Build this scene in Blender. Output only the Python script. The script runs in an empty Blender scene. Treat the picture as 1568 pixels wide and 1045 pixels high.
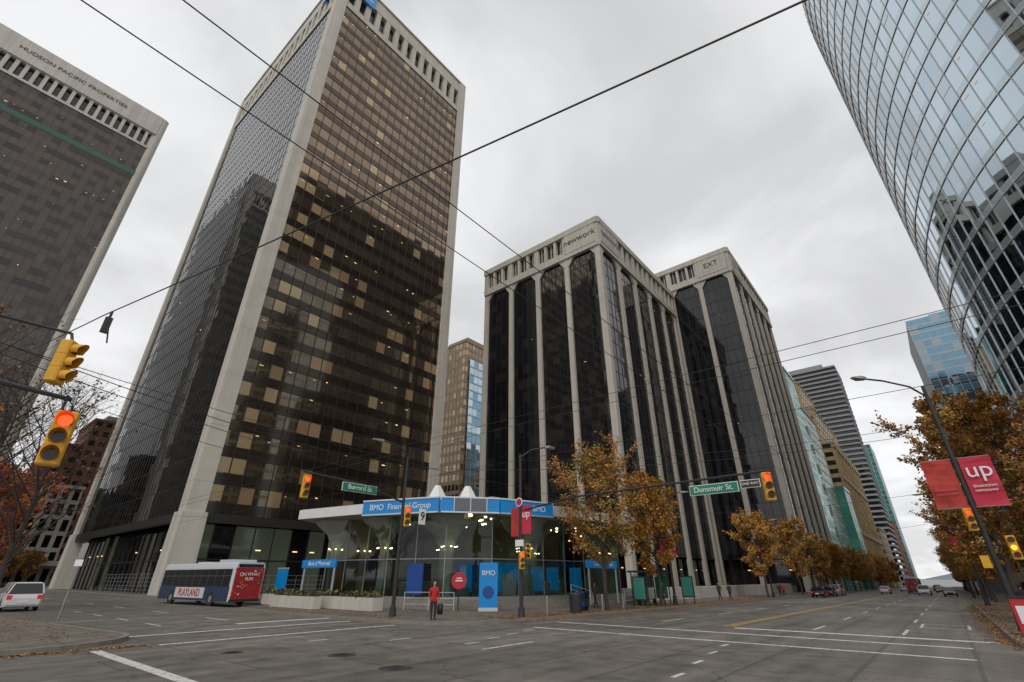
import bpy, math, random
from mathutils import Vector, Matrix
R=random.Random(7)
S=bpy.context.scene
S.view_settings.view_transform='Standard'; S.view_settings.look='None'; S.view_settings.exposure=0
def gz(x): return -.008*(min(x,600)-15) if x>15 else 0.0
# ---------------- materials ----------------
def mat(name,col,rough=.7,metal=0.0,var=0.0,vs=1.0,bump=0.0,bs=20.0,em=None,es=0.0,spec=.5,stain=0.0):
    m=bpy.data.materials.new(name); m.use_nodes=True; nt=m.node_tree; N=nt.nodes; L=nt.links
    b=N['Principled BSDF']; b.inputs['Base Color'].default_value=(*col,1); b.inputs['Roughness'].default_value=rough
    b.inputs['Metallic'].default_value=metal; b.inputs['Specular IOR Level'].default_value=spec
    if em: b.inputs['Emission Color'].default_value=(*em,1); b.inputs['Emission Strength'].default_value=es
    if var or bump or stain:
        tc=N.new('ShaderNodeTexCoord')
    last=None
    if var:
        n=N.new('ShaderNodeTexNoise'); n.inputs['Scale'].default_value=vs; n.inputs['Detail'].default_value=6; n.inputs['Roughness'].default_value=.65
        L.new(tc.outputs['Object'],n.inputs['Vector'])
        r=N.new('ShaderNodeMapRange'); r.inputs['From Min'].default_value=.3; r.inputs['From Max'].default_value=.7
        r.inputs['To Min'].default_value=1-var; r.inputs['To Max'].default_value=1+var; L.new(n.outputs['Fac'],r.inputs['Value'])
        mx=N.new('ShaderNodeVectorMath'); mx.operation='SCALE'; mx.inputs[0].default_value=col; L.new(r.outputs['Result'],mx.inputs['Scale'])
        L.new(mx.outputs['Vector'],b.inputs['Base Color']); last=mx
    if stain:
        mp=N.new('ShaderNodeMapping'); mp.inputs['Scale'].default_value=(1.3,1.3,.03); L.new(tc.outputs['Object'],mp.inputs['Vector'])
        n=N.new('ShaderNodeTexNoise'); n.inputs['Scale'].default_value=1.0; n.inputs['Detail'].default_value=5; L.new(mp.outputs['Vector'],n.inputs['Vector'])
        r=N.new('ShaderNodeMapRange'); r.inputs['From Min'].default_value=.35; r.inputs['From Max'].default_value=.7
        r.inputs['To Min'].default_value=1; r.inputs['To Max'].default_value=1-stain; L.new(n.outputs['Fac'],r.inputs['Value'])
        mx=N.new('ShaderNodeVectorMath'); mx.operation='SCALE'
        if last: L.new(last.outputs['Vector'],mx.inputs[0])
        else: mx.inputs[0].default_value=col
        L.new(r.outputs['Result'],mx.inputs['Scale']); L.new(mx.outputs['Vector'],b.inputs['Base Color'])
    if bump:
        n=N.new('ShaderNodeTexNoise'); n.inputs['Scale'].default_value=bs; n.inputs['Detail'].default_value=4
        L.new(tc.outputs['Object'],n.inputs['Vector']); bp=N.new('ShaderNodeBump'); bp.inputs['Strength'].default_value=bump; bp.inputs['Distance'].default_value=.02
        L.new(n.outputs['Fac'],bp.inputs['Height']); L.new(bp.outputs['Normal'],b.inputs['Normal'])
    return m
M={}
M['white']=mat('precast_concrete',(.52,.485,.425),.8,var=.08,vs=.3,stain=.16,bump=.2)
M['white2']=mat('pale_concrete',(.53,.50,.45),.8,var=.06,vs=.4,stain=.2)
M['roofw']=mat('roof_white',(.66,.66,.66),.5,var=.08,vs=.6)
M['bronze']=mat('bronze_glass',(.25,.187,.128),.03,.88,var=.12,vs=.15)
M['bronze2']=mat('bronze_glass_dim',(.21,.155,.11),.03,.88)
M['bronzesp']=mat('bronze_spandrel',(.095,.073,.056),.08,.85)
M['blind_sky']=mat('blinds_sky_reflection',(.40,.29,.17),.12,.55,em=(1,.7,.35),es=.035)  # scattered blinds, and the sky reflection painted on the main tower
M['litwin']=mat('lit_office_window',(.16,.12,.08),.06,.6,em=(1,.62,.3),es=.07)
M['dark']=mat('dark_glass',(.008,.008,.01),.03,0,spec=.6)
M['dark2']=mat('dark_glass_b',(.02,.018,.018),.05,0,spec=.6)
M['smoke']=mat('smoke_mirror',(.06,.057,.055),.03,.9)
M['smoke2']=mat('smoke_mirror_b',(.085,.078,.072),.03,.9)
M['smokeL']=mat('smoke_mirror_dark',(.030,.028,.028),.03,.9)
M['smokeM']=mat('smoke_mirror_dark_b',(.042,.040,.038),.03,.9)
M['brownsp']=mat('brown_spandrel',(.095,.075,.062),.35,.3,var=.08,vs=.3)
M['fin']=mat('dark_aluminium_fin',(.06,.058,.056),.35,.7)
M['mull']=mat('dark_mullion',(.03,.028,.026),.45,.4)
M['sky1']=mat('blue_mirror',(.48,.57,.63),.02,1.0)
M['sky2']=mat('blue_mirror_b',(.42,.51,.57),.02,1.0)
M['sky3']=mat('blue_mirror_c',(.30,.35,.38),.03,.95)
M['skyl']=mat('frosted_panel',(.52,.60,.64),.2,.7)
M['alum']=mat('aluminium',(.60,.63,.65),.35,.5)
M['lamp']=mat('ceiling_light',(1,.8,.5),.5,em=(1,.66,.3),es=1.3)
M['lampd']=mat('ceiling_light_dim',(.5,.4,.25),.5,em=(1,.62,.3),es=.5)
M['green']=mat('green_glass',(.06,.27,.215),.25,.25)
M['green2']=mat('green_glass_b',(.10,.36,.29),.2,.3)
M['lobby']=mat('lobby_glass',(.08,.10,.085),.05,.5,em=(.7,.8,.5),es=.03)
M['greenlit']=mat('green_strip',(.05,.10,.075),.2,.5,em=(.2,.6,.4),es=.012)
M['blueg']=mat('pale_blue_glass',(.20,.35,.45),.08,.7)
M['tan']=mat('tan_stone',(.38,.31,.21),.8,var=.12,vs=.3,stain=.2)
M['gold']=mat('gold_frame',(.26,.20,.13),.5,.2,var=.1,vs=.3)
M['ochre']=mat('ochre_brick',(.42,.30,.15),.85,var=.18,vs=.4,stain=.25)
M['brick']=mat('brown_brick',(.19,.085,.055),.85,var=.2,vs=.5)
M['grey']=mat('grey_concrete',(.25,.26,.27),.8,var=.1)
M['black']=mat('black_rubber',(.015,.015,.015),.6)
M['iron']=mat('cast_iron',(.08,.073,.065),.6,.3,var=.3,vs=9)
M['pole']=mat('dark_pole_paint',(.035,.035,.038),.45,.3,var=.2,vs=6)
M['galv']=mat('galvanised',(.32,.33,.33),.45,.7,var=.15,vs=5)
M['yellow']=mat('signal_yellow',(.66,.34,.015),.45,var=.12,vs=5)
M['red_on']=mat('red_lamp_lit',(.6,.02,.01),.4,em=(1,.05,.01),es=3.0)
M['amb_on']=mat('amber_lamp_lit',(.6,.3,.01),.4,em=(1,.4,.03),es=3)
M['off']=mat('lamp_off',(.03,.02,.012),.15)
M['signg']=mat('street_sign_green',(.0,.19,.11),.4)
M['signw']=mat('sign_white',(.75,.75,.75),.4)
M['signb']=mat('sign_black',(.02,.02,.02),.4)
M['bblue']=mat('bank_blue',(.006,.16,.42),.3,em=(0,.30,.75),es=.16)
M['bblued']=mat('bank_blue_dark',(.01,.05,.22),.35,em=(0,.08,.4),es=.1)
M['red']=mat('red_vinyl',(.45,.02,.03),.5)
M['banner']=mat('banner_red',(.50,.025,.06),.7,var=.1,vs=2)
M['bannero']=mat('banner_orange',(.40,.035,.028),.7,var=.35,vs=1.2)
M['pink']=mat('banner_pink',(.55,.12,.10),.7)
M['bark']=mat('bark',(.05,.04,.032),.9,var=.3,vs=8,bump=.5)
def leafm(n,c): return mat(n,c,.6,var=.25,vs=.8)
M['l1']=leafm('leaf_rust',(.29,.115,.022)); M['l2']=leafm('leaf_olive',(.20,.15,.028)); M['l3']=leafm('leaf_brown',(.115,.055,.02))
M['l4']=leafm('leaf_gold',(.44,.24,.035)); M['l5']=leafm('leaf_red',(.46,.055,.02)); M['l6']=leafm('leaf_dark',(.03,.03,.012)); M['l7']=leafm('leaf_orange',(.46,.165,.022))
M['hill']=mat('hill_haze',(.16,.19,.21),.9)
def asphalt():
    m=mat('asphalt',(.12,.115,.11),.8); nt=m.node_tree; N=nt.nodes; L=nt.links; b=N['Principled BSDF']
    tc=N.new('ShaderNodeTexCoord')
    def noise(s,d,v=None):
        n=N.new('ShaderNodeTexNoise'); n.inputs['Scale'].default_value=s; n.inputs['Detail'].default_value=d; L.new(v or tc.outputs['Object'],n.inputs['Vector']); return n
    mp=N.new('ShaderNodeMapping'); mp.inputs['Scale'].default_value=(.05,1.1,1); L.new(tc.outputs['Object'],mp.inputs['Vector'])
    a=noise(.12,6); c=noise(30,3); e=noise(1.1,8); st=noise(1.0,4,mp.outputs['Vector'])
    def rng(n,lo,hi,a0=.3,a1=.7):
        r=N.new('ShaderNodeMapRange'); r.inputs['From Min'].default_value=a0; r.inputs['From Max'].default_value=a1; r.inputs['To Min'].default_value=lo; r.inputs['To Max'].default_value=hi
        L.new(n,r.inputs['Value']); return r.outputs['Result']
    def mul(x,y):
        q=N.new('ShaderNodeMath'); q.operation='MULTIPLY'; L.new(x,q.inputs[0]); L.new(y,q.inputs[1]); return q.outputs[0]
    v=mul(mul(rng(a.outputs['Fac'],.72,1.25),rng(c.outputs['Fac'],.72,1.33)),mul(rng(e.outputs['Fac'],.78,1.2),rng(st.outputs['Fac'],.72,1.2)))
    vo=N.new('ShaderNodeTexVoronoi'); vo.feature='DISTANCE_TO_EDGE'; vo.inputs['Scale'].default_value=.16
    ad=N.new('ShaderNodeVectorMath'); ad.operation='ADD'; sc=N.new('ShaderNodeVectorMath'); sc.operation='SCALE'; sc.inputs['Scale'].default_value=2.0
    n2=noise(.8,5); L.new(n2.outputs['Color'],sc.inputs[0]); L.new(tc.outputs['Object'],ad.inputs[0]); L.new(sc.outputs[0],ad.inputs[1]); L.new(ad.outputs[0],vo.inputs['Vector'])
    v=mul(v,rng(vo.outputs['Distance'],.42,1,0,.006))
    br=N.new('ShaderNodeTexBrick'); br.inputs['Scale'].default_value=.11; br.inputs['Mortar Size'].default_value=.006; br.inputs['Color1'].default_value=(1,1,1,1); br.inputs['Color2'].default_value=(.8,.8,.8,1); br.inputs['Mortar'].default_value=(.6,.6,.6,1); L.new(tc.outputs['Object'],br.inputs['Vector'])
    v=mul(v,br.outputs['Color'])
    mx=N.new('ShaderNodeVectorMath'); mx.operation='SCALE'; mx.inputs[0].default_value=(.152,.138,.117); L.new(v,mx.inputs['Scale']); L.new(mx.outputs[0],b.inputs['Base Color'])
    L.new(rng(e.outputs['Fac'],.45,.85),b.inputs['Roughness'])
    bp=N.new('ShaderNodeBump'); bp.inputs['Strength'].default_value=.5; bp.inputs['Distance'].default_value=.01; L.new(c.outputs['Fac'],bp.inputs['Height']); L.new(bp.outputs['Normal'],b.inputs['Normal'])
    return m
M['asphalt']=asphalt()
def paving():
    m=mat('paving',(.2,.19,.17),.85); nt=m.node_tree; N=nt.nodes; L=nt.links; b=N['Principled BSDF']; tc=N.new('ShaderNodeTexCoord')
    br=N.new('ShaderNodeTexBrick'); br.inputs['Scale'].default_value=1; br.offset=0; br.inputs['Brick Width'].default_value=1.5; br.inputs['Row Height'].default_value=1.5; br.inputs['Mortar Size'].default_value=.02
    br.inputs['Color1'].default_value=(.16,.135,.11,1); br.inputs['Color2'].default_value=(.125,.105,.088,1); br.inputs['Mortar'].default_value=(.06,.055,.05,1)
    L.new(tc.outputs['Object'],br.inputs['Vector'])
    n=N.new('ShaderNodeTexNoise'); n.inputs['Scale'].default_value=1.5; n.inputs['Detail'].default_value=8; L.new(tc.outputs['Object'],n.inputs['Vector'])
    r=N.new('ShaderNodeMapRange'); r.inputs['From Min'].default_value=.3; r.inputs['From Max'].default_value=.7; r.inputs['To Min'].default_value=.7; r.inputs['To Max'].default_value=1.2; L.new(n.outputs['Fac'],r.inputs['Value'])
    mx=N.new('ShaderNodeVectorMath'); mx.operation='SCALE'; L.new(br.outputs['Color'],mx.inputs[0]); L.new(r.outputs['Result'],mx.inputs['Scale']); L.new(mx.outputs[0],b.inputs['Base Color'])
    return m
M['paving']=paving()
M['kerb']=mat('kerb_stone',(.20,.185,.16),.85,var=.2,vs=3)
def worn(name,col):
    m=mat(name,col,.7); nt=m.node_tree; N=nt.nodes; L=nt.links; b=N['Principled BSDF']; tc=N.new('ShaderNodeTexCoord')
    n=N.new('ShaderNodeTexNoise'); n.inputs['Scale'].default_value=5; n.inputs['Detail'].default_value=10; n.inputs['Roughness'].default_value=.75; L.new(tc.outputs['Object'],n.inputs['Vector'])
    r=N.new('ShaderNodeMapRange'); r.inputs['From Min'].default_value=.36; r.inputs['From Max'].default_value=.50; L.new(n.outputs['Fac'],r.inputs['Value'])
    mx=N.new('ShaderNodeMix'); mx.data_type='RGBA'; mx.inputs['A'].default_value=(.16,.15,.13,1); mx.inputs['B'].default_value=(*col,1); L.new(r.outputs['Result'],mx.inputs['Factor'])
    L.new(mx.outputs['Result'],b.inputs['Base Color']); return m
M['paintw']=worn('road_paint_white',(.60,.585,.55)); M['painty']=worn('road_paint_yellow',(.58,.34,.05))
def clearglass():
    m=bpy.data.materials.new('clear_glass'); m.use_nodes=True; nt=m.node_tree; N=nt.nodes; L=nt.links; N.clear()
    o=N.new('ShaderNodeOutputMaterial'); mx=N.new('ShaderNodeMixShader'); t=N.new('ShaderNodeBsdfTransparent'); t.inputs['Color'].default_value=(.60,.74,.66,1)
    g=N.new('ShaderNodeBsdfGlossy'); g.inputs['Roughness'].default_value=.02; g.inputs['Color'].default_value=(.9,.95,.95,1)
    f=N.new('ShaderNodeFresnel'); f.inputs['IOR'].default_value=1.5
    L.new(f.outputs[0],mx.inputs[0]); L.new(t.outputs[0],mx.inputs[1]); L.new(g.outputs[0],mx.inputs[2]); L.new(mx.outputs[0],o.inputs[0]); return m
M['clear']=clearglass()
M['int']=mat('interior_wall',(.26,.24,.19),.8,var=.3,vs=.4)
M['ceil']=mat('soffit',(.32,.32,.28),.7,var=.06,vs=.5)
M['warm']=mat('warm_downlight',(1,.8,.5),.5,em=(1,.74,.4),es=11)
M['buswh']=mat('bus_white',(.55,.57,.60),.35); M['busbl']=mat('bus_blue',(.02,.035,.08),.4,spec=.3); M['busgr']=mat('bus_grey',(.12,.13,.15),.35); M['busw']=mat('bus_window',(.010,.010,.012),.3,spec=.1)
M['adred']=mat('ad_red',(.30,.018,.022),.4,var=.3,vs=2); M['adw']=mat('ad_white',(.6,.6,.58),.4)
M['carw']=mat('car_white',(.7,.7,.7),.2); M['cark']=mat('car_black',(.02,.02,.022),.2); M['cars']=mat('car_silver',(.3,.31,.32),.25,.5); M['carr']=mat('car_red',(.35,.02,.02),.25)
M['tail']=mat('tail_light',(.35,.01,.01),.3,em=(1,.03,.01),es=.25)
M['skin']=mat('skin',(.42,.24,.17),.55); M['hair']=mat('hair',(.03,.02,.015),.7); M['jred']=mat('jacket_red',(.42,.02,.02),.7,var=.1,vs=8); M['jdark']=mat('coat_dark',(.03,.03,.04),.8); M['trs']=mat('trousers',(.02,.02,.025),.8)
# ---------------- mesh builder ----------------
class MB:
    def __init__(s): s.v=[];s.f=[];s.mi=[];s.ms=[];s.T=None
    def m(s,k):
        if k not in s.ms: s.ms.append(k)
        return s.ms.index(k)
    def add(s,vs,fs,k):
        o=len(s.v)
        if s.T is not None: vs=[tuple(s.T@Vector(p)) for p in vs]
        s.v+=vs; i=s.m(k)
        for f in fs: s.f.append(tuple(a+o for a in f)); s.mi.append(i)
    def quad(s,a,b,c,d,k): s.add([a,b,c,d],[(0,1,2,3)],k)
    def box(s,x0,x1,y0,y1,z0,z1,k):
        s.add([(x0,y0,z0),(x1,y0,z0),(x1,y1,z0),(x0,y1,z0),(x0,y0,z1),(x1,y0,z1),(x1,y1,z1),(x0,y1,z1)],
              [(0,3,2,1),(4,5,6,7),(0,1,5,4),(1,2,6,5),(2,3,7,6),(3,0,4,7)],k)
    def fb(s,fr,u0,u1,z0,z1,n0,n1,k):
        ox,oy,dx,dy,nx,ny=fr
        P=lambda u,n,z:(ox+dx*u+nx*n,oy+dy*u+ny*n,z)
        s.add([P(u0,n0,z0),P(u1,n0,z0),P(u1,n1,z0),P(u0,n1,z0),P(u0,n0,z1),P(u1,n0,z1),P(u1,n1,z1),P(u0,n1,z1)],
              [(0,3,2,1),(4,5,6,7),(0,1,5,4),(1,2,6,5),(2,3,7,6),(3,0,4,7)],k)
    def fq(s,fr,u0,u1,z0,z1,n,k,j=0.0):
        ox,oy,dx,dy,nx,ny=fr; a=R.gauss(0,j)*(u1-u0)/2; b=R.gauss(0,j)*(z1-z0)/2
        P=lambda u,n_,z:(ox+dx*u+nx*n_,oy+dy*u+ny*n_,z)
        s.add([P(u0,n-a-b,z0),P(u1,n+a-b,z0),P(u1,n+a+b,z1),P(u0,n-a+b,z1)],[(0,1,2,3)],k)
    def prism(s,poly,z0,z1,k,ks=None,slope=False):
        n=len(poly); g=(lambda x:gz(x)) if slope else (lambda x:0)
        vs=[(x,y,z0+g(x)) for x,y in poly]+[(x,y,z1+g(x)) for x,y in poly]
        s.add(vs,[tuple(range(n,2*n))],k)
        s.add(vs,[(i,(i+1)%n,n+(i+1)%n,n+i) for i in range(n)],ks or k)
    def cyl(s,p0,p1,r0,r1,k,n=8,cap=True):
        p0=Vector(p0);p1=Vector(p1);d=p1-p0
        if d.length<1e-6:return
        d.normalize(); a=d.orthogonal().normalized(); b=d.cross(a)
        vs=[];
        for p,r in((p0,r0),(p1,r1)):
            for i in range(n):
                t=2*math.pi*i/n; vs.append(tuple(p+a*(r*math.cos(t))+b*(r*math.sin(t))))
        fs=[(i,(i+1)%n,n+(i+1)%n,n+i) for i in range(n)]
        if cap: fs+=[tuple(range(n-1,-1,-1)),tuple(range(n,2*n))]
        s.add(vs,fs,k)
    def loft(s,rings,k,cap=True,ks=None):
        n=len(rings[0]); vs=[p for r in rings for p in r]; 
        for j in range(len(rings)-1):
            s.add(vs[j*n:(j+2)*n],[(i,(i+1)%n,n+(i+1)%n,n+i) for i in range(n)],(ks[j] if ks else k))
        if cap: s.add(rings[0],[tuple(range(n))],k); s.add(rings[-1],[tuple(range(n))],k)
    def sph(s,c,r,k,nu=10,nv=7):
        rx,ry,rz=r if isinstance(r,tuple) else (r,r,r)
        vs=[(c[0]+rx*math.sin(math.pi*j/nv)*math.cos(2*math.pi*i/nu),c[1]+ry*math.sin(math.pi*j/nv)*math.sin(2*math.pi*i/nu),c[2]+rz*math.cos(math.pi*j/nv)) for j in range(nv+1) for i in range(nu)]
        s.add(vs,[(j*nu+i,j*nu+(i+1)%nu,(j+1)*nu+(i+1)%nu,(j+1)*nu+i) for j in range(nv) for i in range(nu)],k)
    def mesh(s,name):
        me=bpy.data.meshes.new(name); me.from_pydata(s.v,[],s.f); 
        for k in s.ms: me.materials.append(M[k])
        me.polygons.foreach_set('material_index',s.mi); me.update(); return me
    def obj(s,name,loc=(0,0,0),rot=0,parent=None,smooth=False):
        me=s.mesh(name+'_mesh'); o=bpy.data.objects.new(name,me); S.collection.objects.link(o); o.location=loc; o.rotation_euler=(0,0,rot)
        if parent: o.parent=parent
        if smooth: 
            for p in me.polygons: p.use_smooth=True
        return o
def text(parent,name,body,size,pos,ang,k,ext=.01,sx=1.0):
    c=bpy.data.curves.new(name,'FONT'); c.body=body; c.size=size; c.extrude=ext; c.align_x='CENTER'; c.align_y='CENTER'
    o=bpy.data.objects.new(name,c); S.collection.objects.link(o); o.data.materials.append(M[k])
    o.location=pos; o.rotation_euler=(math.pi/2,0,ang); o.scale=(sx,1,1)
    if parent:
        o.parent=parent; bpy.context.view_layer.update(); o.matrix_parent_inverse=parent.matrix_world.inverted()
    return o
FY=lambda x0,y:(x0,y,1,0,0,-1)   # faces -Y, runs +X
FX=lambda x,y1:(x,y1,0,-1,-1,0)  # faces -X, runs -Y
A90=-math.pi/2
def facade(mb,fr,u0,u1,z0,z1,nf,nc,sf,vis,sp,j=.004,fin=None,finw=.1,find=.12,hor=None,lamps=0,n=0.0):
    dz=(z1-z0)/nf; du=(u1-u0)/nc
    for i in range(nf):
        za=z0+i*dz; zb=za+dz*sf; lp=lamps*R.choice([.1,.4,.8,1,2.2])
        for c in range(nc):
            ua=u0+c*du
            if sf>0: mb.fq(fr,ua,ua+du,za,zb,n,sp,j)
            mb.fq(fr,ua,ua+du,zb,za+dz,n,R.choice(vis),j)
            if lamps and R.random()<lp:
                w=R.uniform(.15,.7); uu=ua+R.uniform(.1,max(.12,du-w-.1)); zz=za+dz-R.uniform(.2,.9); mb.fq(fr,uu,uu+w,zz,zz+R.uniform(.08,.16),n+.06,R.choice(['lamp','lampd','lampd']))
        if hor: mb.fb(fr,u0,u1,za-.05,za+.05,n,n+find*.8,hor)
    if fin:
        for c in range(nc+1): mb.fb(fr,u0+c*du-finw/2,u0+c*du+finw/2,z0,z1,n,n+find,fin)
def crown(mb,fr,u0,u1,z0,z1,nop,k='white',bot=.14,top=.36,gap=.62,dep=1.0):
    H=z1-z0; zb=z0+H*bot; zt=z1-H*top
    mb.fb(fr,u0,u1,z0,zb,-dep,.25,k); mb.fb(fr,u0,u1,zt,z1,-dep,.25,k)
    mb.fb(fr,u0,u1,z1-.5,z1+.05,.25,.6,k)
    du=(u1-u0)/nop
    for i in range(nop+1):
        w=du*(1-gap)/2; a=u0+i*du
        mb.fb(fr,max(u0,a-w),min(u1,a+w),zb,zt,-dep,.18,k)
        if i<nop:
            for (ca,cb) in ((a+w,1),(a+du-w,-1)):
                for (zz,zd) in ((zb,1),(zt,-1)):
                    ox,oy,dx,dy,nx,ny=fr; P=lambda u,nn,z:(ox+dx*u+nx*nn,oy+dy*u+ny*nn,z); q=du*.13
                    mb.add([P(ca,.1,zz),P(ca+cb*q,.1,zz),P(ca,.1,zz+zd*q),P(ca,-dep,zz),P(ca+cb*q,-dep,zz),P(ca,-dep,zz+zd*q)],[(0,1,2),(1,4,5,2),(3,4,5)],k)
    mb.fq(fr,u0,u1,zb,zt,-dep*.95,'dark2')
# ---------------- ground & roads ----------------
g=MB()
for xa,xb in((-3000,15),(15,600),(600,4000)):
    g.quad((xa,-3000,gz(xa)-.01),(xb,-3000,gz(xb)-.01),(xb,3000,gz(xb)-.01),(xa,3000,gz(xa)-.01),'grey')
g.obj('ground')
g=MB()
for xa,xb,ya,yb in((-80,15,-80,260),(15,600,-80,260)):
    g.quad((xa,ya,gz(xa)),(xb,ya,gz(xb)),(xb,yb,gz(xb)),(xa,yb,gz(xa)),'asphalt')
g.obj('road')
def arc(cx,cy,r,a0,a1,n=8): return [(cx+r*math.cos(math.radians(a0+(a1-a0)*i/n)),cy+r*math.sin(math.radians(a0+(a1-a0)*i/n))) for i in range(n+1)]
def offs(poly,d):
    c=[]; n=len(poly)
    for i in range(n):
        p0=Vector(poly[i-1]);p=Vector(poly[i]);p1=Vector(poly[(i+1)%n])
        a=(p-p0).normalized(); b=(p1-p).normalized(); na=Vector((-a.y,a.x)); nb=Vector((-b.y,b.x)); m_=(na+nb)
        m_=m_/max(m_.length_squared/2,.3); c.append((p.x+m_.x*d,p.y+m_.y*d))
    return c
def sidewalk(name,poly):
    g=MB(); n=len(poly); inner=offs(poly,.16); h=.14
    T=lambda p,z:(p[0],p[1],z+gz(p[0]))
    for i in range(n):
        a,b=poly[i],poly[(i+1)%n]; c,d=inner[(i+1)%n],inner[i]
        g.quad(T(a,-.02),T(b,-.02),T(b,h),T(a,h),'kerb'); g.quad(T(a,h),T(b,h),T(c,h),T(d,h),'kerb')
    g.add([T(p,h) for p in inner],[tuple(range(n))],'paving'); g.obj(name)
sidewalk('pavement',arc(21.5,22.4,4.5,180,270)+[(600,17.9),(600,259),(21.6,259),(21.6,45),(20.9,42.8),(17.6,40.2),(17,38.5)])
sidewalk('pavement',[(-79,259),(-79,21.5)]+arc(3.6,24.7,3.2,270,360)+[(6.2,30),(4.7,40),(4.7,60),(5.5,90),(8.9,110),(8.9,259)])
sidewalk('pavement',[(22,-79),(599,-79),(599,-1.2)]+arc(26,-5.2,4,90,180))
g=MB()
def mk(x0,x1,y0,y1,k='paintw'):
    xs=[x0,x1] if not(x0<15<x1) else [x0,15,x1]
    for a,b in zip(xs,xs[1:]): g.quad((a,y0,gz(a)+.004),(b,y0,gz(b)+.004),(b,y1,gz(b)+.004),(a,y1,gz(a)+.004),k)
mk(20.15,20.42,0,15.5); mk(23.55,23.85,0,16.5); mk(26.3,26.8,-.8,8.4)
mk(6.8,16.6,20.85,21.1); mk(6.8,16.6,24.55,24.85); mk(12,17,27.2,27.7)
mk(4.9,5.2,6,20.8); mk(1.2,1.5,6,20)
mk(27.1,300,8.72,8.84,'painty'); mk(27.1,300,8.98,9.1,'painty')
for i in range(30):
    mk(28+i*9,31+i*9,5.3,5.43); mk(28+i*9,31+i*9,2,2.13); mk(28+i*9,31+i*9,12.5,12.63)
for i in range(12): mk(12.6,12.73,30+i*9,33+i*9)
for i in range(4): mk(9.2,9.32,29+i*5,31+i*5)
mk(12.9,15.5,11.8,11.95); mk(10.5,11.3,18,18.12);mk(12.5,13.5,16,16.12)
for i in range(5): mk(10+i*2.2,10.7+i*2.2,5.0+i*.35,5.12+i*.35)
for i in range(4): mk(13.5+i*1.7,14.2+i*1.7,13.2+i*.5,13.32+i*.5)
mk(33,36,-.2,-.08); mk(33,36,1.6,1.72); mk(33,33.15,-.08,1.6); mk(36,36.15,-.2,1.72)
g.obj('road_marking')
for (x,y,r) in((9.4,14.2,.40),(9.0,11.2,.42),(7.6,17.2,.3)):
    g=MB(); g.cyl((0,0,-.01),(0,0,.006),r,r,'black',20); g.cyl((0,0,0),(0,0,.009),r*.93,r*.93,'iron',20)
    for i in range(-3,4): g.box(-r*.6,r*.6,i*r*.2-.015,i*r*.2+.015,.009,.014,'black')
    g.obj('manhole_cover',(x,y,gz(x)))
# ---------------- main tower ----------------
x0,x1,y0,y1,H=23.5,67.1,76.,138.,146.
t=MB(); cw=1.7; fy=FY(x0,y0); fx=FX(x0,y1); W=x1-x0; D=y1-y0
facade(t,fy,cw,W-cw,10,132,31,19,.40,['bronze']*9+['bronze2']*7+['blind_sky','litwin','litwin'],'bronzesp',.003,'mull',.12,.08,'mull',lamps=.16)
for i in range(31):   # bright sky reflection painted as tan panels beside the corner column
    z=10+i*122/31
    for c in range(3):
        if z<75 and R.random()<.75-.12*c: t.fq(fy,cw+c*2.116+.1,cw+(c+1)*2.116-.1,z+1.7,z+3.85,.03,R.choice(['blind_sky','blind_sky','bronze']),.002)
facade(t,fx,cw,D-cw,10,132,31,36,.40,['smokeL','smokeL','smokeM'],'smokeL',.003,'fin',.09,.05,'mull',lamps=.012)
for fr,w in((fy,W),(fx,D)):
    t.fb(fr,cw,w-cw,8.8,10,-.3,.3,'mull'); nb_=int(w//3)
    for i in range(nb_):
        ua=cw+i*(w-2*cw)/nb_; ub=cw+(i+1)*(w-2*cw)/nb_
        t.fq(fr,ua,ub,0,8.8,-2.0,R.choice(['lobby','lobby','dark']) if fr is fy else R.choice(['dark','smoke','lobby']),.003)
        t.fb(fr,ua-.06,ua+.06,0,8.8,-2.0,-1.85,'fin')
        if R.random()<.5: t.fq(fr,ua+.6,ua+1.4,5.6,5.75,-1.93,'lamp')
    t.fb(fr,cw,w-cw,4.2,4.4,-2.0,-1.9,'fin')
    crown(t,fr,cw,w-cw,132,146,13 if w<50 else 18,gap=.56)
for cx,cy in((x0,y0),(x1-cw,y0),(x0,y1-cw),(x1-cw,y1-cw)):
    t.box(cx-.5,cx+cw+.3,cy-.5,cy+cw+.3,7.5,146.3,'white')
    t.loft([[(cx-.5-b,cy-.5-b,z),(cx+cw+.3+b,cy-.5-b,z),(cx+cw+.3+b,cy+cw+.3+b,z),(cx-.5-b,cy+cw+.3+b,z)] for z,b in((-1,.5),(4,.42),(10,.3),(10.05,.0))],'white2')
    for z in range(14,140,8): t.box(cx-.506,cx+cw+.306,cy-.506,cy+cw+.306,z,z+.05,'grey')
t.quad((x1,y0+cw,0),(x1,y1-cw,0),(x1,y1-cw,146),(x1,y0+cw,146),'smoke'); t.quad((x0+cw,y1,0),(x1-cw,y1,0),(x1-cw,y1,146),(x0+cw,y1,146),'smoke')
t.box(x0+.5,x1-.5,y0+.5,y1-.5,145,145.5,'grey')
t.fb(fy,.2,9,139.5,145.6,.55,.75,'bblue'); t.fb(fx,D-9,D-.2,139.5,145.6,.55,.75,'bblue')
o=t.obj('office_tower'); text(o,'roof_sign','RBC',4.2,(x0+4.6,y0-.8,142.5),0,'signw')
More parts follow.
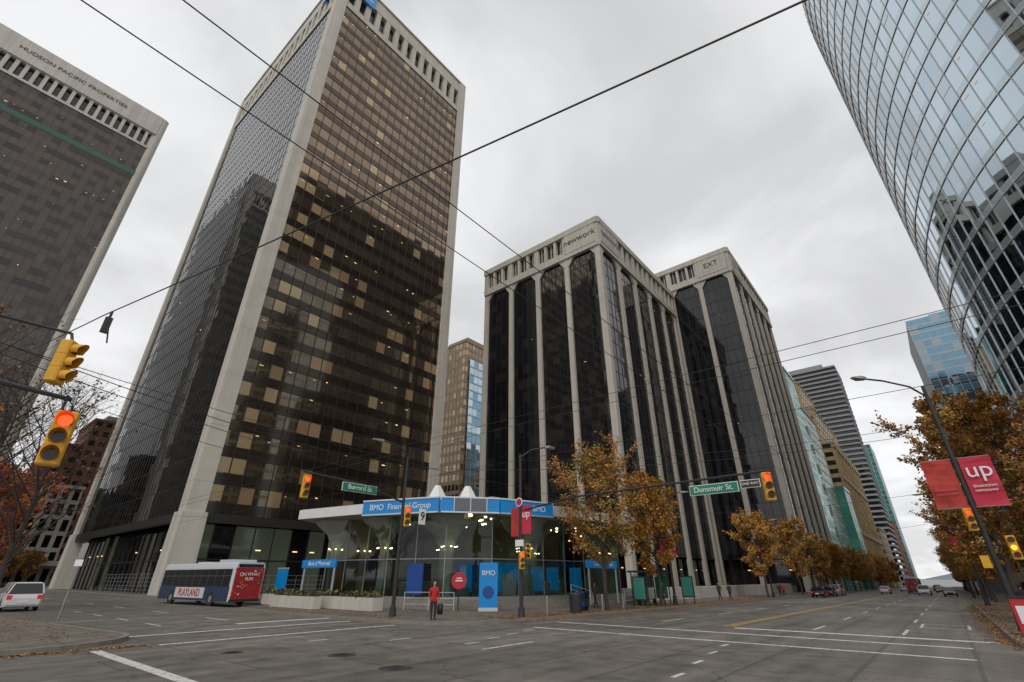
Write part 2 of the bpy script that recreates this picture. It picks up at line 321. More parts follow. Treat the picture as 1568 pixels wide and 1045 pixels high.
# left office tower
x0,x1,y0,y1,H=-45,9.6,157.,205.,138.
t=MB(); fy=FY(x0,y0); W=x1-x0
facade(t,fy,1,W-1.8,6,124,30,30,.5,['smoke2','smoke'],'brownsp',.002,'mull',.06,.04,None,lamps=.11)
t.fb(fy,1,W-1.8,112.5,114.2,.05,.1,'greenlit')
crown(t,fy,0,W-1.8,124,131,26,'white2',.12,.12,.6); t.fb(fy,0,W-1.8,131,138.2,-1,.5,'white2')
t.cyl((x1-1.4,y0+1.1,-1),(x1-1.4,y0+1.1,138.2),1.45,1.45,'white2',16)
t.box(x1-.3,x1,y0+2.4,y1,0,138,'smoke'); t.box(x0,x1-2,y1-1,y1,0,138,'smoke')
t.quad((x0,y0,137.9),(x1,y0,137.9),(x1,y1,137.9),(x0,y1,137.9),'grey')
o=t.obj('office_tower'); text(o,'roof_sign','HUDSON PACIFIC PROPERTIES',1.75,(x1-23.2,y0-.6,134.4),0,'signb',sx=1.04)
# office tower across the street (seen as a reflection)
t=MB(); facade(t,(188,-63,-1,0,0,1),0,114,0,208,50,42,.45,['dark2','dark','dark2','smoke'],'fin',.003,'mull',.3,.2,None,lamps=.02); t.box(74.2,187.8,-100,-63.2,0,207.5,'mull'); t.obj('office_tower')
# ---------------- ribbed towers ----------------
def ribbed(x0,x1,y0,y1,H,nx,ny,sign):
    t=MB()
    for fr,w,nb,vis in((FY(x0,y0),x1-x0,nx,['dark','smoke2','dark2']),(FX(x0,y1),y1-y0,ny,['dark','dark','dark2','dark'])):
        zc=H-8.6; bw=w/nb
        facade(t,fr,0,w,6,zc,19,nb*5,.3,vis,'dark',.003,'mull',.08,.08,'mull',lamps=.018)
        t.fq(fr,0,w,-2,6,-2.5,'dark2')
        for i in range(nb*2): 
            if R.random()<.6: t.fq(fr,(i+.2)*bw/2,(i+.35)*bw/2,3.6,3.75,-2.4,'lamp')
        for i in range(nb+1):
            a=i*bw
            cwid=1.25 if 0<i<nb else 1.6
            t.fb(fr,a-cwid/2 if 0<i else -.55,a+cwid/2 if i<nb else w+.55,-2,zc+.3,-.2,.6,'white')
        P=lambda u,nn,z:(fr[0]+fr[2]*u+fr[4]*nn,fr[1]+fr[3]*u+fr[5]*nn,z)
        for i in range(nb):
            a=i*bw+.6; b=(i+1)*bw-.6
            for s_,c in((1,a),(-1,b)):
                t.add([P(c,.5,zc+.1),P(c+s_*1.7,.5,zc+.1),P(c,.5,zc-2.4),P(c,0,zc+.1),P(c+s_*1.7,0,zc+.1),P(c,0,zc-2.4)],[(0,1,2),(1,4,5,2),(3,4,5)],'white')
        t.fb(fr,-.6,w+.6,zc,zc+1.7,-.3,.95,'white'); t.fb(fr,-.7,w+.7,H-1.7,H,-.4,1.15,'white')
        t.fq(fr,0,w,zc+1.5,H-1.5,.0,'dark2')
        nfin=nb*3
        for i in range(nfin+1):
            a=i*w/nfin; q=.38 if i%3 else .75
            t.fb(fr,max(-.6,a-q),min(w+.6,a+q),zc+1.7,H-1.7,-.2,.85,'white')
            if i<nfin:
                t.fb(fr,a+q,a+w/nfin-q,zc+1.7,zc+2.4,-.2,.5,'white'); m_=a+w/nfin/2; t.fb(fr,m_-.1,m_+.1,zc+2.4,H-1.7,-.2,.3,'white')
        t.fb(fr,0 if fr[5] else w-bw,bw if fr[5] else w,zc+1.2,H-1.2,.85,1.05,'white')
    t.box(x0+.5,x1,y0+.5,y1,H-1.2,H-.9,'grey'); t.quad((x1,y0,-3),(x1,y1,-3),(x1,y1,H-.5),(x1,y0,H-.5),'dark2'); t.quad((x0,y1,-3),(x1,y1,-3),(x1,y1,H-.5),(x0,y1,H-.5),'dark2')
    t.box(x0+9,x1-9,y0+9,y1-9,H-1,H+1.2,'grey')
    o=t.obj('ribbed_office_tower')
    text(o,'roof_sign',sign,2.4,(x0+4.6,y0-1.12,H-4.2),0,'signb'); text(o,'roof_sign_side',sign,2.4,(x0-1.12,y0+4.6,H-4.2),A90,'signb')
ribbed(84.3,130,42.4,78.8,83,5,4,'newwork')
ribbed(132,178,24,60.4,93,5,4,'EXT')
# ---------------- curved glass tower ----------------
def ellipse(cx,cy,a,b,n): return [(cx+a*math.cos(2*math.pi*i/n),cy+b*math.sin(2*math.pi*i/n)) for i in range(n)]
NE=124
t=MB(); P=ellipse(88,-36,45,24,NE); H=118; nf=27; dz=H/nf
for i in range(NE):
    th=360*(i+.5)/NE
    a=P[i]; b=P[(i+1)%NE]
    dx,dy=b[0]-a[0],b[1]-a[1]; l=math.hypot(dx,dy); dx/=l;dy/=l; fr=(a[0],a[1],dx,dy,dy,-dx)
    dk=th<96
    for f in range(nf):
        z=f*dz-1
        if dk: t.fq(fr,0,l,z,z+.9,0,'fin',.003); t.fq(fr,0,l,z+.9,z+dz,0,R.choice(['smoke','smoke2']),.003)
        else:
            t.fq(fr,0,l,z,z+.9,0,'skyl',.003)
            t.fq(fr,0,l,z+.9,z+dz,0,R.choice(['sky1','sky1','sky1','sky2']),.003)
            if R.random()<.05: zb_=R.uniform(.3,.8); t.fq(fr,.08,l-.08,z+.9+(dz-.9)*zb_,z+dz-.05,.03,'skyl',.003)
        t.fb(fr,0,l,z-.04,z+.04,0,.1,'alum')
        if R.random()<.035: t.fq(fr,l*.2,l*.2+R.uniform(.3,.9),z+dz-.9,z+dz-.75,.05,'lampd')
    t.fb(fr,-.03,.03,-3,H-1,0,.08,'alum')
t.add([(p[0],p[1],H-1) for p in P],[tuple(range(NE))],'grey')
t.obj('curved_glass_tower')
# ---------------- other buildings ----------------
def block(mb,x0,x1,y0,y1,z0,z1,wall,glass,fh=3.6,bw=3.2,wf=.6,hf=.55,rec=.25):
    for fr,w in((FY(x0,y0),x1-x0),(FX(x0,y1),y1-y0)):
        nf=max(1,round((z1-z0)/fh)); nb=max(1,round(w/bw)); dz=(z1-z0)/nf; du=w/nb
        for f in range(nf):
            z=z0+f*dz; mb.fb(fr,0,w,z,z+dz*(1-hf),-rec,0,wall)
            for c in range(nb): mb.fq(fr,c*du,(c+1)*du,z+dz*(1-hf),z+dz,-rec+.02,R.choice(glass),.003)
        for c in range(nb+1):
            q=du*(1-wf)/2; mb.fb(fr,max(0,c*du-q),min(w,c*du+q),z0,z1-.02,-rec,.03,wall)
        mb.fb(fr,-.2,w+.2,z1-.02,z1+.9,-.6,.25,wall)
    mb.box(x0+.7,x1,y0+.7,y1,z0,z1+.1,'grey'); 
t=MB(); block(t,133.5,168,137.5,164,0,98,'gold',['bronze','bronze','bronze2','blind_sky'],3.9,2.2,.8,.62,.1)
facade(t,FY(133.5,137.0),2.6,33,0,90,24,11,.2,['sky1','blueg','sky2'],'blueg',.006,'alum',.1,.1,'fin'); t.box(138,149,141,154,98,103,'gold'); t.obj('tan_office_building')
t=MB(); block(t,32,62,230,255,0,55,'brick',['dark','dark2','bronze2'],3.6,3,.6,.5); block(t,22,31.8,232,250,0,45,'brick',['dark','dark2','bronze2'],3.6,3,.6,.5); t.box(36,44,236,244,55,59,'grey'); t.obj('brick_building')
t=MB(); block(t,11,31,195,215,0,26,'white2',['dark','smoke2','dark2'],4.2,2.4,.6,.75,.6); t.box(10,33,188,216,5,6.2,'white2'); t.obj('finned_low_building')
t=MB(); block(t,184,200,24,50,-3,70,'green2',['green','green','blueg'],3.6,3,.85,.7,.06); block(t,200.3,227,24,50,-3,59,'white2',['green','green2','green'],3.6,3.6,.9,.8,.06)
for z in range(0,56,7): t.box(200.2,201.8,23.6,23.9,z,z+3.5,'white2')
block(t,227.3,243,21,50,-3,33,'green',['green','green2'],3.6,3,.9,.8,.05); t.obj('green_glass_building')
t=MB(); block(t,252,340,22,60,-3,56,'ochre',['dark2','bronze2','dark'],3.7,5.5,.6,.55,.06); block(t,256,326,26,56,56.9,74,'ochre',['dark2','bronze2'],3.7,5.5,.6,.5,.06)
block(t,262,305,30,52,74.9,90,'ochre',['dark2','bronze2'],3.7,5,.6,.5,.06)
t.loft([[(264,33,90.9),(300,33,90.9),(300,50,90.9),(264,50,90.9)],[(274,40,99),(288,40,99),(288,43,99),(274,43,99)]],'green'); 
for x in range(254,340,11): t.box(x,x+2.2,21.6,22.1,-3,58.5,'ochre')
for z in (18,40,54): t.box(251.6,340.3,21.5,22.2,z,z+1.4,'tan')
t.obj('art_deco_tower')
t=MB()
for f in range(43):
    z=f*3.5-3
    t.box(411,446,21,64,z,z+2.2,'dark2'); t.box(409.6,447,19.6,64.5,z+2.2,z+3.5,'grey')
t.box(418,440,28,54,147.5,153,'grey'); t.obj('balcony_apartment_tower')
t=MB(); facade(t,FY(0,0),0,40,-3,108,28,14,.3,['green','blueg'],'green2',.003,'alum',.3,.2,'alum'); facade(t,FX(0,36),0,36,-3,108,28,12,.3,['green','blueg'],'green2',.003,'alum',.3,.2,'alum'); t.box(.1,40,.1,36,-3,108,'grey')
t.obj('glass_apartment_tower',(520,19,0))
t=MB(); facade(t,FY(260,-60),0,45,-3,107,30,16,.25,['blueg','blueg','sky3'],'blueg',.004,'alum',.12,.1,None); facade(t,FX(260,-19),0,41,-3,107,30,14,.25,['blueg','blueg','sky3'],'sky3',.004,'alum',.12,.1,'alum')
t.box(260.1,305,-59.9,-19.1,-3,107,'grey'); t.box(266,290,-50,-28,107,110,'blueg'); t.obj('blue_glass_tower')
for (a,b,c,d,h,w_) in((365,400,22,50,28,'tan'),(460,510,20,50,40,'brick'),(140,190,-40,-8,16,'tan'),(195,250,-40,-9,22,'brick'),(310,380,-45,-10,26,'tan'),(390,470,-45,-10,28,'brick'),(480,560,-45,-10,24,'ochre')):
    t=MB(); block(t,a,b,c,d,-6,h,w_,['dark2','bronze2','blueg'],3.8,4,.6,.55,.1); t.obj('street_building')
t=MB(); n_=90
base=[(3000,(-45+i)*90,-30) for i in range(n_+1)]; top=[(3200,(-45+i)*90,25+22*math.sin(i*.35)+14*math.sin(i*.9+1)+6*math.sin(i*2.3)) for i in range(n_+1)]
for i in range(n_): t.quad(base[i],base[i+1],top[i+1],top[i],'hill')
t.obj('hill')
# ---------------- bank pavilion ----------------
t=MB()
roof=[(21.6,42),(23.0,33.5),(25.2,27.8),(28.6,25.0),(34.5,23.3),(47.5,21.8),(52,33),(49,46),(35,51)]
sc=lambda s,c=(36,35):[(c[0]+(p[0]-c[0])*s,c[1]+(p[1]-c[1])*s) for p in roof]
t.prism(roof,6.55,7.3,'roofw'); t.add([(x,y,6.53) for x,y in sc(.995)],[tuple(range(9))],'ceil')
def ring(a,za,b,zb,k):
    for i in range(9): t.quad((*a[i],za),(*a[(i+1)%9],za),(*b[(i+1)%9],zb),(*b[i],zb),k)
r1=sc(.99);r2=sc(.5); ring(r1,7.31,r2,8.5,'roofw'); t.add([(x,y,8.5) for x,y in r2],[tuple(range(9))],'roofw')
for i in range(9):
    t.cyl((*r1[i],7.3),(*r2[i],8.51),.05,.05,'galv',6)
for (px,py) in((32.4,36.4),(34.6,34.4)):
    q=[(px+1.3*math.cos(a*math.pi/3),py+1.3*math.sin(a*math.pi/3),8.45) for a in range(6)]; q2=[(px+.3*math.cos(a*math.pi/3),py+.3*math.sin(a*math.pi/3),10.2) for a in range(6)]
    t.loft([q,q2],'roofw')
t.box(38,41,34,37,8.5,9.6,'galv'); t.box(42,43.2,30,31,8.0,9.1,'galv')
fa=[(23.0,34.2),(25.2,27.8),(28.6,25.0),(33.4,23.55)]
fr_=[]
for a,b in zip(fa,fa[1:]):
    dx,dy=b[0]-a[0],b[1]-a[1]; l=math.hypot(dx,dy); dx/=l;dy/=l; fr=(a[0],a[1],dx,dy,dy,-dx); fr_.append((fr,l))
    t.fb(fr,0,l,6.45,7.4,.1,.35,'bblue'); t.fb(fr,0,l,7.4,7.5,.05,.42,'roofw'); t.fb(fr,0,l,6.35,6.45,.05,.42,'alum')
fr,l=fr_[1]; t.fb(fr,l*.22,l*.78,6.5,7.36,.35,.41,'busgr')
for q_ in(.22,.5,.78): t.fb(fr,l*q_-.03,l*q_+.03,6.45,7.4,.41,.45,'alum')
pod=sc(.97); t.prism(pod,-.6,.25,'kerb'); t.prism(sc(.93),.25,.42,'kerb'); t.prism(sc(.89),.42,.6,'kerb')
wall=sc(.82)
for i in range(9):
    a,b=wall[i],wall[(i+1)%9]; dx,dy=b[0]-a[0],b[1]-a[1]; l=math.hypot(dx,dy); dx/=l;dy/=l; fr=(a[0],a[1],dx,dy,dy,-dx)
    t.fq(fr,0,l,.6,6.5,0,'clear',.0); n=max(1,round(l/2.6))
    for j in range(n+1): t.fb(fr,j*l/n-.03,j*l/n+.03,.6,6.5,-.05,.05,'galv')
    t.fb(fr,0,l,3.3,3.37,-.04,.04,'galv'); t.fb(fr,0,l,.6,.75,-.06,.07,'galv')
    if i in(6,7,8): t.fq(fr,0,l,.6,6.5,-.5,'int')
t.box(37,46,34,43,.6,6.5,'int'); t.box(36.9,36.98,35,38,.9,3.6,'bblued'); t.box(38,42,33.9,33.98,1,3.4,'bblue')
def mush(x,y,zt=6.5,zb=.25):
    def rg(r,z,n=6): return [(x+r*math.cos(i*math.pi/3+.3),y+r*math.sin(i*math.pi/3+.3),z) for i in range(n)]
    t.loft([rg(.40,zb),rg(.36,4.0),rg(.42,4.5),rg(.9,5.4),rg(1.9,6.2),rg(2.1,zt)],'ceil')
    for i in range(6): t.cyl((x+.62*math.cos(i*1.047),y+.62*math.sin(i*1.047),4.2),(x+.62*math.cos(i*1.047),y+.62*math.sin(i*1.047),4.26),.07,.07,'warm',6)
for x,y in((26.2,35.5),(28.2,29.8),(34,26.8),(31.5,34),(38,30),(45,26.3),(28,41),(24.8,40.6),(42,32)): mush(x,y)
for i in range(40):
    x=R.uniform(26.5,47);y=R.uniform(27,43); t.cyl((x,y,6.42),(x,y,6.5),.11,.11,'warm',8)
for (x,y,w) in((30,31,2.4),(34,30,2),(29,36,2.2),(39,28.5,2.6),(33,38,3)):
    t.box(x,x+w,y,y+.7,.6,1.65,'int'); t.box(x+.2,x+w-.2,y+.1,y+.6,1.65,1.7,'signw')
for (x,y) in((28.6,33.5),(33.5,28.8),(37.5,27.5),(43,27),(30.5,29.5),(40,27.6)):
    t.box(x,x+.08,y,y+1.3,1.0,2.9,'bblue'); 
for i in range(18): x=R.uniform(28,45);y=R.uniform(28,42); t.box(x,x+R.uniform(.4,1.4),y,y+.5,.6,R.uniform(1.1,2.4),R.choice(['int','gold','busgr','dark2','tan','signw']))
t.box(26.0,26.07,30.2,32.0,.9,3.0,'bblued')
pav=t.obj('bank_pavilion')
fr,l=fr_[0]; a_=math.atan2(fr[3],fr[2]); P=lambda fr,u,n,z:(fr[0]+fr[2]*u+fr[4]*n,fr[1]+fr[3]*u+fr[5]*n,z)
text(pav,'fascia_text','BMO  Financial Group',.6,P(fr,l*.5,.37,6.92),a_,'signw')
fr,l=fr_[2]; text(pav,'fascia_text_side','BMO',.6,P(fr,l*.72,.37,6.92),math.atan2(fr[3],fr[2]),'signw')
for fr in ((22.6,41.5,0,-1,-1,0),(36.5,22.4,1,0,0,-1)):
    s=MB(); s.fb(fr,0,5.0,2.75,3.35,0,.15,'bblue'); s.fb(fr,.3,.42,.1,2.75,0,.1,'alum'); s.fb(fr,4.8,4.92,.1,2.75,0,.1,'alum')
    o=s.obj('bank_entrance_sign'); text(o,'sign_text','Bank of Montreal',.46,P(fr,2.65,.17,3.05),math.atan2(fr[3],fr[2]),'signw')
s=MB(); s.box(0,.35,-.6,.6,0,2.6,'bblue'); s.box(-.02,.37,-.62,.62,2.6,2.7,'alum'); s.obj('bank_pylon_sign',(21.9,43.8,.1))
s=MB(); s.box(0,.25,-.62,.62,0,2.9,'bblue'); s.box(-.02,.27,-.64,.64,0,.2,'alum'); s.cyl((-.02,0,1.1),(0,0,1.1),.38,.38,'bblued',20); o=s.obj('bank_pylon_sign',(26.4,23.9,.05),.74); text(o,'sign_text','BMO',.42,(26.37,23.87,2.3),A90+.75,'signw',.02)
s=MB(); s.cyl((0,0,1.75),(0,.05,1.75),.52,.52,'red',24); s.cyl((0,.06,0),(0,.06,1.3),.04,.04,'pole',6); s.box(-.25,.25,-.01,-.004,1.7,1.78,'signw'); s.box(-.18,.18,-.01,-.004,1.86,1.92,'signw'); s.obj('round_sign',(25.6,25.9,.1),-math.radians(45))
for (x,y,dx,dy) in((20.6,28.5,.8,9),(20.6,39,.8,4.5),(19.4,33.5,.6,6)):
    s=MB(); s.box(0,dx,0,dy,0,.75,'white2'); s.box(.1,dx-.1,.1,dy-.1,.75,.8,'bark')
    for i in range(300):
        px,py,pz=R.uniform(0,dx),R.uniform(0,dy),R.uniform(.75,1.1); q=.1; a=Vector((R.uniform(-q,q),R.uniform(-q,q),R.uniform(-q,q))); b=Vector((R.uniform(-q,q),R.uniform(-q,q),R.uniform(-q,q))); p=Vector((px,py,pz))
        s.quad(tuple(p-a),tuple(p-b),tuple(p+a),tuple(p+b),R.choice(['l2','l6','l6']))
    s.obj('planter',(x,y,.12))
def railing(name,pts,h=1.05,k='alum',n=3,step=1.4):
    s=MB()
    for a,b in zip(pts,pts[1:]):
        a=Vector(a);b=Vector(b);L=(b-a).length;c=max(1,int(L/step))
        for i in range(c+1): p=a.lerp(b,i/c); s.cyl(tuple(p),tuple(p+Vector((0,0,h))),.025,.025,k,6)
        for j in range(n): z=Vector((0,0,h*(j+1)/n)); s.cyl(tuple(a+z),tuple(b+z),.02,.02,k,6)
    s.obj(name)
railing('stair_railing',[(36,21.6,0),(36,23.6,.5)]); railing('stair_railing',[(40,21,0),(46,21,0)]); railing('stair_railing',[(24.5,25.2,.1),(23.1,28.5,.1)])
railing('metal_fence',[(22.6,59,.1),(22.6,100,.1)],2.4,'galv',5,1.6); railing('metal_fence',[(22.6,47,.1),(22.6,58,.1)],1.2,'galv',3,1.5); railing('metal_fence',[(26,70,.1),(60,70,.1)],2.2,'galv',4,1.8)
railing('stair_railing',[(48,21.5,-.2),(58,21.5,-.3)]);
s=MB(); s.box(52,120,25,26,-1,1.0,'white2'); s.box(52,53,26,40,-1,1,'white2'); s.box(60,130,26.1,41.5,-1,.5,'kerb'); s.obj('terrace_wall')
# ---------------- poles, signals ----------------
def head(mb,c,yo=0,lit='r',s=1.0):
    yaw=math.atan2(-c[0],c[1])+yo
    old=mb.T; mb.T=Matrix.Translation(c)@Matrix.Rotation(yaw,4,'Z')@Matrix.Scale(s,4)  # faces -Y local
    w=.19
    prof=[(-w,-.09),(-w+.03,-.13),(w-.03,-.13),(w,-.09),(w,.1),(w-.04,.14),(-w+.04,.14),(-w,.1)]
    mb.loft([[(x*f,y*f,z) for x,y in prof] for z,f in((-.57,.85),(-.54,1),(-.19,1),(-.185,.96),(-.175,.96),(-.17,1),(.17,1),(.175,.96),(.185,.96),(.19,1),(.54,1),(.57,.85))],'yellow')
    for i,(z,k) in enumerate(((.36,'red_on' if lit=='r' else 'off'),(0,'amb_on' if lit=='a' else 'off'),(-.36,'off'))):
        mb.cyl((0,-.131,z),(0,-.15,z),.118,.118,k,16)
        n=14; rr=.15; a0=-.25*math.pi
        pts=[(rr*math.cos(a0+1.5*math.pi*q/n),rr*math.sin(a0+1.5*math.pi*q/n)) for q in range(n+1)]
        for (xa,za),(xb,zb) in zip(pts,pts[1:]):
            mb.quad((xa,-.13,z+za),(xb,-.13,z+zb),(xb*.98,-.13-.28*(.6+.4*max(0,zb/rr)),z+zb),(xa*.98,-.13-.28*(.6+.4*max(0,za/rr)),z+za),'yellow')
    mb.T=old
def polyl(mb,pts,r,k,n=6):
    for a,b in zip(pts,pts[1:]): mb.cyl(a,b,r,r,k,n)
camyaw=-math.radians(50.4)
s=MB(); X,Y=18.8,24.1; b=gz(X)+.13
s.cyl((X,Y,b),(X,Y,b+.5),.2,.16,'pole',12); s.cyl((X,Y,b+.5),(X,Y,8.8),.11,.075,'pole',10)
polyl(s,[(X,Y,8.8),(X-.4,Y,9.2),(X-1.2,Y,9.45),(X-2,Y,9.5)],.045,'pole'); s.loft([[(X-2+dx*.0,Y-.12,9.42),(X-2,Y+.12,9.42),(X-2,Y+.12,9.55),(X-2,Y-.12,9.55)],[(X-2.7,Y-.1,9.42),(X-2.7,Y+.1,9.42),(X-2.7,Y+.1,9.48),(X-2.7,Y-.1,9.48)]],'galv')
polyl(s,[(X,Y,6.1),(X-3,Y,6.75),(X-6.6,Y,6.95)],.05,'pole')
head(s,(12.4,24,6.2),.25,'r'); head(s,(18.95,23.8,5.3),.1,'r')
s.box(14.5,16.7,23.96,24.0,6.3,6.7,'signg'); s.box(14.47,16.73,23.99,24.03,6.27,6.73,'signw')
s.box(19.7,20.2,23.6,23.65,4.9,5.8,'signw')
o=s.obj('traffic_signal_pole'); text(o,'street_name','Burrard St.',.36,(15.6,23.94,6.5),0,'signw'); text(o,'turn_symbol','9',.7,(19.95,23.58,5.35),0,'signb')
s=MB(); X,Y=23.3,18.6; b=gz(X)+.13
s.cyl((X,Y,b),(X,Y,b+.5),.2,.16,'pole',12); s.cyl((X,Y,b+.5),(X,Y,9.0),.11,.075,'pole',10)
polyl(s,[(X,Y,8.8),(X+.5,Y-.5,9.3),(X+1.2,Y-1.2,9.5)],.045,'pole'); s.box(X+1.1,X+1.7,Y-1.5,Y-1.2,9.42,9.55,'galv')
polyl(s,[(X,Y,5.6),(X-.3,Y-4,6.0),(X-.6,Y-13.9,6.1)],.05,'pole')
head(s,(22.65,4.7,5.45),.2,'r'); head(s,(X-.3,Y-.3,2.9),.2,'r',.8); head(s,(X+.35,Y-.3,3.4),-.2,'x',.7)
s.box(22.6,22.64,5.9,8.0,5.4,5.78,'signg'); s.box(22.62,22.66,5.87,8.03,5.37,5.81,'signw'); s.box(22.6,22.64,5.0,5.75,5.5,5.78,'signb'); s.box(22.62,22.66,4.97,5.78,5.47,5.81,'signw')
s.box(X-.05,X-.02,Y-.8,Y-.12,4.3,5.9,'banner'); s.box(X-.05,X-.02,Y+.1,Y+.7,4.2,5.8,'bannero')
s.box(X-.16,X-.12,Y-.3,Y+.3,3.65,4.0,'signw'); s.cyl((X-.16,Y,6.1),(X-.14,Y,6.1),.26,.26,'signw',12); s.cyl((X-.18,Y,6.1),(X-.16,Y,6.1),.2,.2,'red',12)
o=s.obj('traffic_signal_pole'); text(o,'street_name','Dunsmuir St.',.33,(22.58,6.95,5.59),A90,'signw'); text(o,'one_way','ONE WAY',.15,(22.58,5.37,5.64),A90,'signw'); text(o,'banner_text','up',.6,(X-.07,Y-.46,5.4),A90,'signw')
s=MB(); polyl(s,[(-6,15.0,6.2),(-2,14.5,5.9),(1.4,13.9,5.55)],.05,'pole'); s.cyl((-6,15,0),(-6,15,8),.14,.1,'pole',10)
s.cyl((1.3,13.8,5.6),(1.3,13.8,5.2),.03,.03,'pole',6)
head(s,(1.42,13.6,4.63),-.1,'r',1.0)
head(s,(.95,13.5,6.2),.95,'x',.86); s.cyl((.95,13.5,6.7),(.9,13.7,6.95),.03,.03,'pole',6); s.cyl((.9,13.7,6.95),(-6,15,7.2),.03,.05,'pole',6)
s.obj('traffic_signal_pole')
s=MB(); s.cyl((0,0,0),(0,0,3.5),.035,.035,'galv',8); s.box(-.16,.16,-.03,-.02,2.75,3.45,'galv'); s.box(-.2,.2,-.035,-.03,2.4,2.7,'signw'); s.obj('parking_sign',(6.2,33.2,.13),camyaw)
def lamp(x,y,h,ax,ay,ban=None,heads=False,name='street_lamp'):
    s=MB(); b=gz(x)+.13; s.cyl((x,y,b),(x,y,b+.7),.22,.17,'pole',12); s.cyl((x,y,b+.7),(x,y,h),.12,.08,'pole',10)
    polyl(s,[(x,y,h-.6),(x+ax*.25,y+ay*.25,h-.1),(x+ax*.7,y+ay*.7,h+.12),(x+ax,y+ay,h+.15)],.05,'pole')
    d=Vector((ax,ay,0)).normalized(); n=Vector((-d.y,d.x,0)); p=Vector((x+ax,y+ay,h+.15)); Z=Vector((0,0,1))
    s.loft([[tuple(p+n*.1+Z*.07),tuple(p-n*.1+Z*.07),tuple(p-n*.1-Z*.05),tuple(p+n*.1-Z*.05)],
            [tuple(p+d*.4+n*.2+Z*.08),tuple(p+d*.4-n*.2+Z*.08),tuple(p+d*.4-n*.2-Z*.07),tuple(p+d*.4+n*.2-Z*.07)],
            [tuple(p+d*.8+n*.1+Z*.04),tuple(p+d*.8-n*.1+Z*.04),tuple(p+d*.8-n*.1),tuple(p+d*.8+n*.1)]],'galv')
    tx=[]
    if ban:
        w,zb,zt,dirv=ban
        for sg,k in((1,'bannero'),(-1,'banner')):
            a=Vector((x,y,0))+Vector((*dirv,0))*(.14*sg); c=Vector((x,y,0))+Vector((*dirv,0))*((w+.14)*sg)
            N=8; 
            for i in range(N):
                za=zb+(zt-zb)*i/N; zc=zb+(zt-zb)*(i+1)/N; q=Vector((dirv[1],-dirv[0],0)); oa=q*.05*math.sin(i*1.3); oc=q*.05*math.sin((i+1)*1.3)
                s.quad((a.x,a.y,za),(c.x+oa.x,c.y+oa.y,za),(c.x+oc.x,c.y+oc.y,zc),(a.x,a.y,zc),k)
            for z in(zb,zt): s.cyl((x,y,z),(c.x,c.y,z),.02,.02,'galv',6)
            m_=(a+c)/2; tx.append((m_.x,m_.y))
    if heads:
        head(s,(x-.35,y+.3,4.4),.2,'r',.85); head(s,(x-.1,y-.75,3.2),.1,'a',.85); s.box(x-.3,x-.1,y+.2,y+.5,2.4,2.9,'yellow')
    o=s.obj(name)
    if tx:
        w=ban[0]; mx_,my_=tx[1]; text(o,'banner_text','up',w*.85,(mx_-.1,my_,ban[2]-w*.55),A90,'signw')
        text(o,'banner_small_text','downtown\nvancouver',w*.17,(mx_-.1,my_,ban[2]-w*1.25),A90,'signw'); mx_,my_=tx[0]; text(o,'banner_pattern','downtown\nvancouver',w*.17,(mx_-.1,my_,ban[2]-w*1.3),A90,'pink')
lamp(31.5,-1.9,11,-2.6,2.2,(1.15,4.95,7.2,(0,1)),True)
lamp(46,19.2,9.3,.9,-1.6,(.65,3.7,5.2,(0,1))); lamp(80,19.2,9.5,.6,-1.8,(.7,4.2,6.0,(0,1))); lamp(115,19.2,9.5,.6,-1.8); lamp(66,-2.2,9.5,-.6,1.8,(.7,4.2,6.0,(0,1))); lamp(100,-2.2,9.5,-.6,1.8)
lamp(5.0,62,9,1.6,-.3)
# ---------------- wires ----------------
def wire(pts,r,sag=0,name='overhead_wire',k='black',n=14):
    s=MB()
    for a,b in zip(pts,pts[1:]):
        a=Vector(a);b=Vector(b);pr=None
        for i in range(n+1):
            f=i/n; p=a.lerp(b,f); p.z-=sag*4*f*(1-f)
            if pr is not None: s.cyl(tuple(pr),tuple(p),r,r,k,5,False)
            pr=p
    return s.obj(name)
wire([(-.9,22,6.9),(.94,9.85,6.05),(3.9,-4.5,6.1)],.010,.06)
wire([(-40,3.62,6),(120,3.62,5.2)],.006,.1); wire([(-40,3.05,6),(120,3.05,5.2)],.006,.1)
wire([(120,3.62,5.2),(300,3.62,4)],.008,.1); wire([(120,3.05,5.2),(300,3.05,4)],.008,.1)
wire([(-6,15,7.9),(18.8,24.1,8.2)],.014,.7); wire([(-6,15,7.6),(18.8,24.1,7.4)],.012,.5); wire([(-6,15,7.2),(12.4,24,6.95)],.01,.3)
wire([(9.8,-20,6),(9.8,120,6)],.007,0); wire([(10.4,-20,6),(10.4,120,6)],.007,0); wire([(14,-20,6),(14,120,6)],.007,0)
wire([(18.8,24.1,8.2),(31.5,-1.9,8.6)],.012,.8); wire([(23.3,18.6,8.6),(31.5,-1.9,9)],.012,.5); wire([(46,19.2,7.6),(46,-2,7.6)],.012,.5); wire([(80,19.2,7),(66,-2.2,7.2)],.014,.5)
wire([(-6,15,7),(5,62,7.5)],.012,.6); wire([(23.3,18.6,7),(46,19.2,7.4)],.012,.3); wire([(-6,15,7.4),(23.3,18.6,7.0)],.01,.5); wire([(5,62,8),(22,58,8)],.014,.4)
s=MB(); s.cyl((0,0,0),(0,0,-.12),.02,.02,'black',6); s.box(-.05,.05,-.03,.03,-.4,-.12,'pole'); s.cyl((0,0,-.12),(.1,.02,-.55),.012,.012,'black',5); s.obj('wire_insulator',(.98,9.6,6.03))
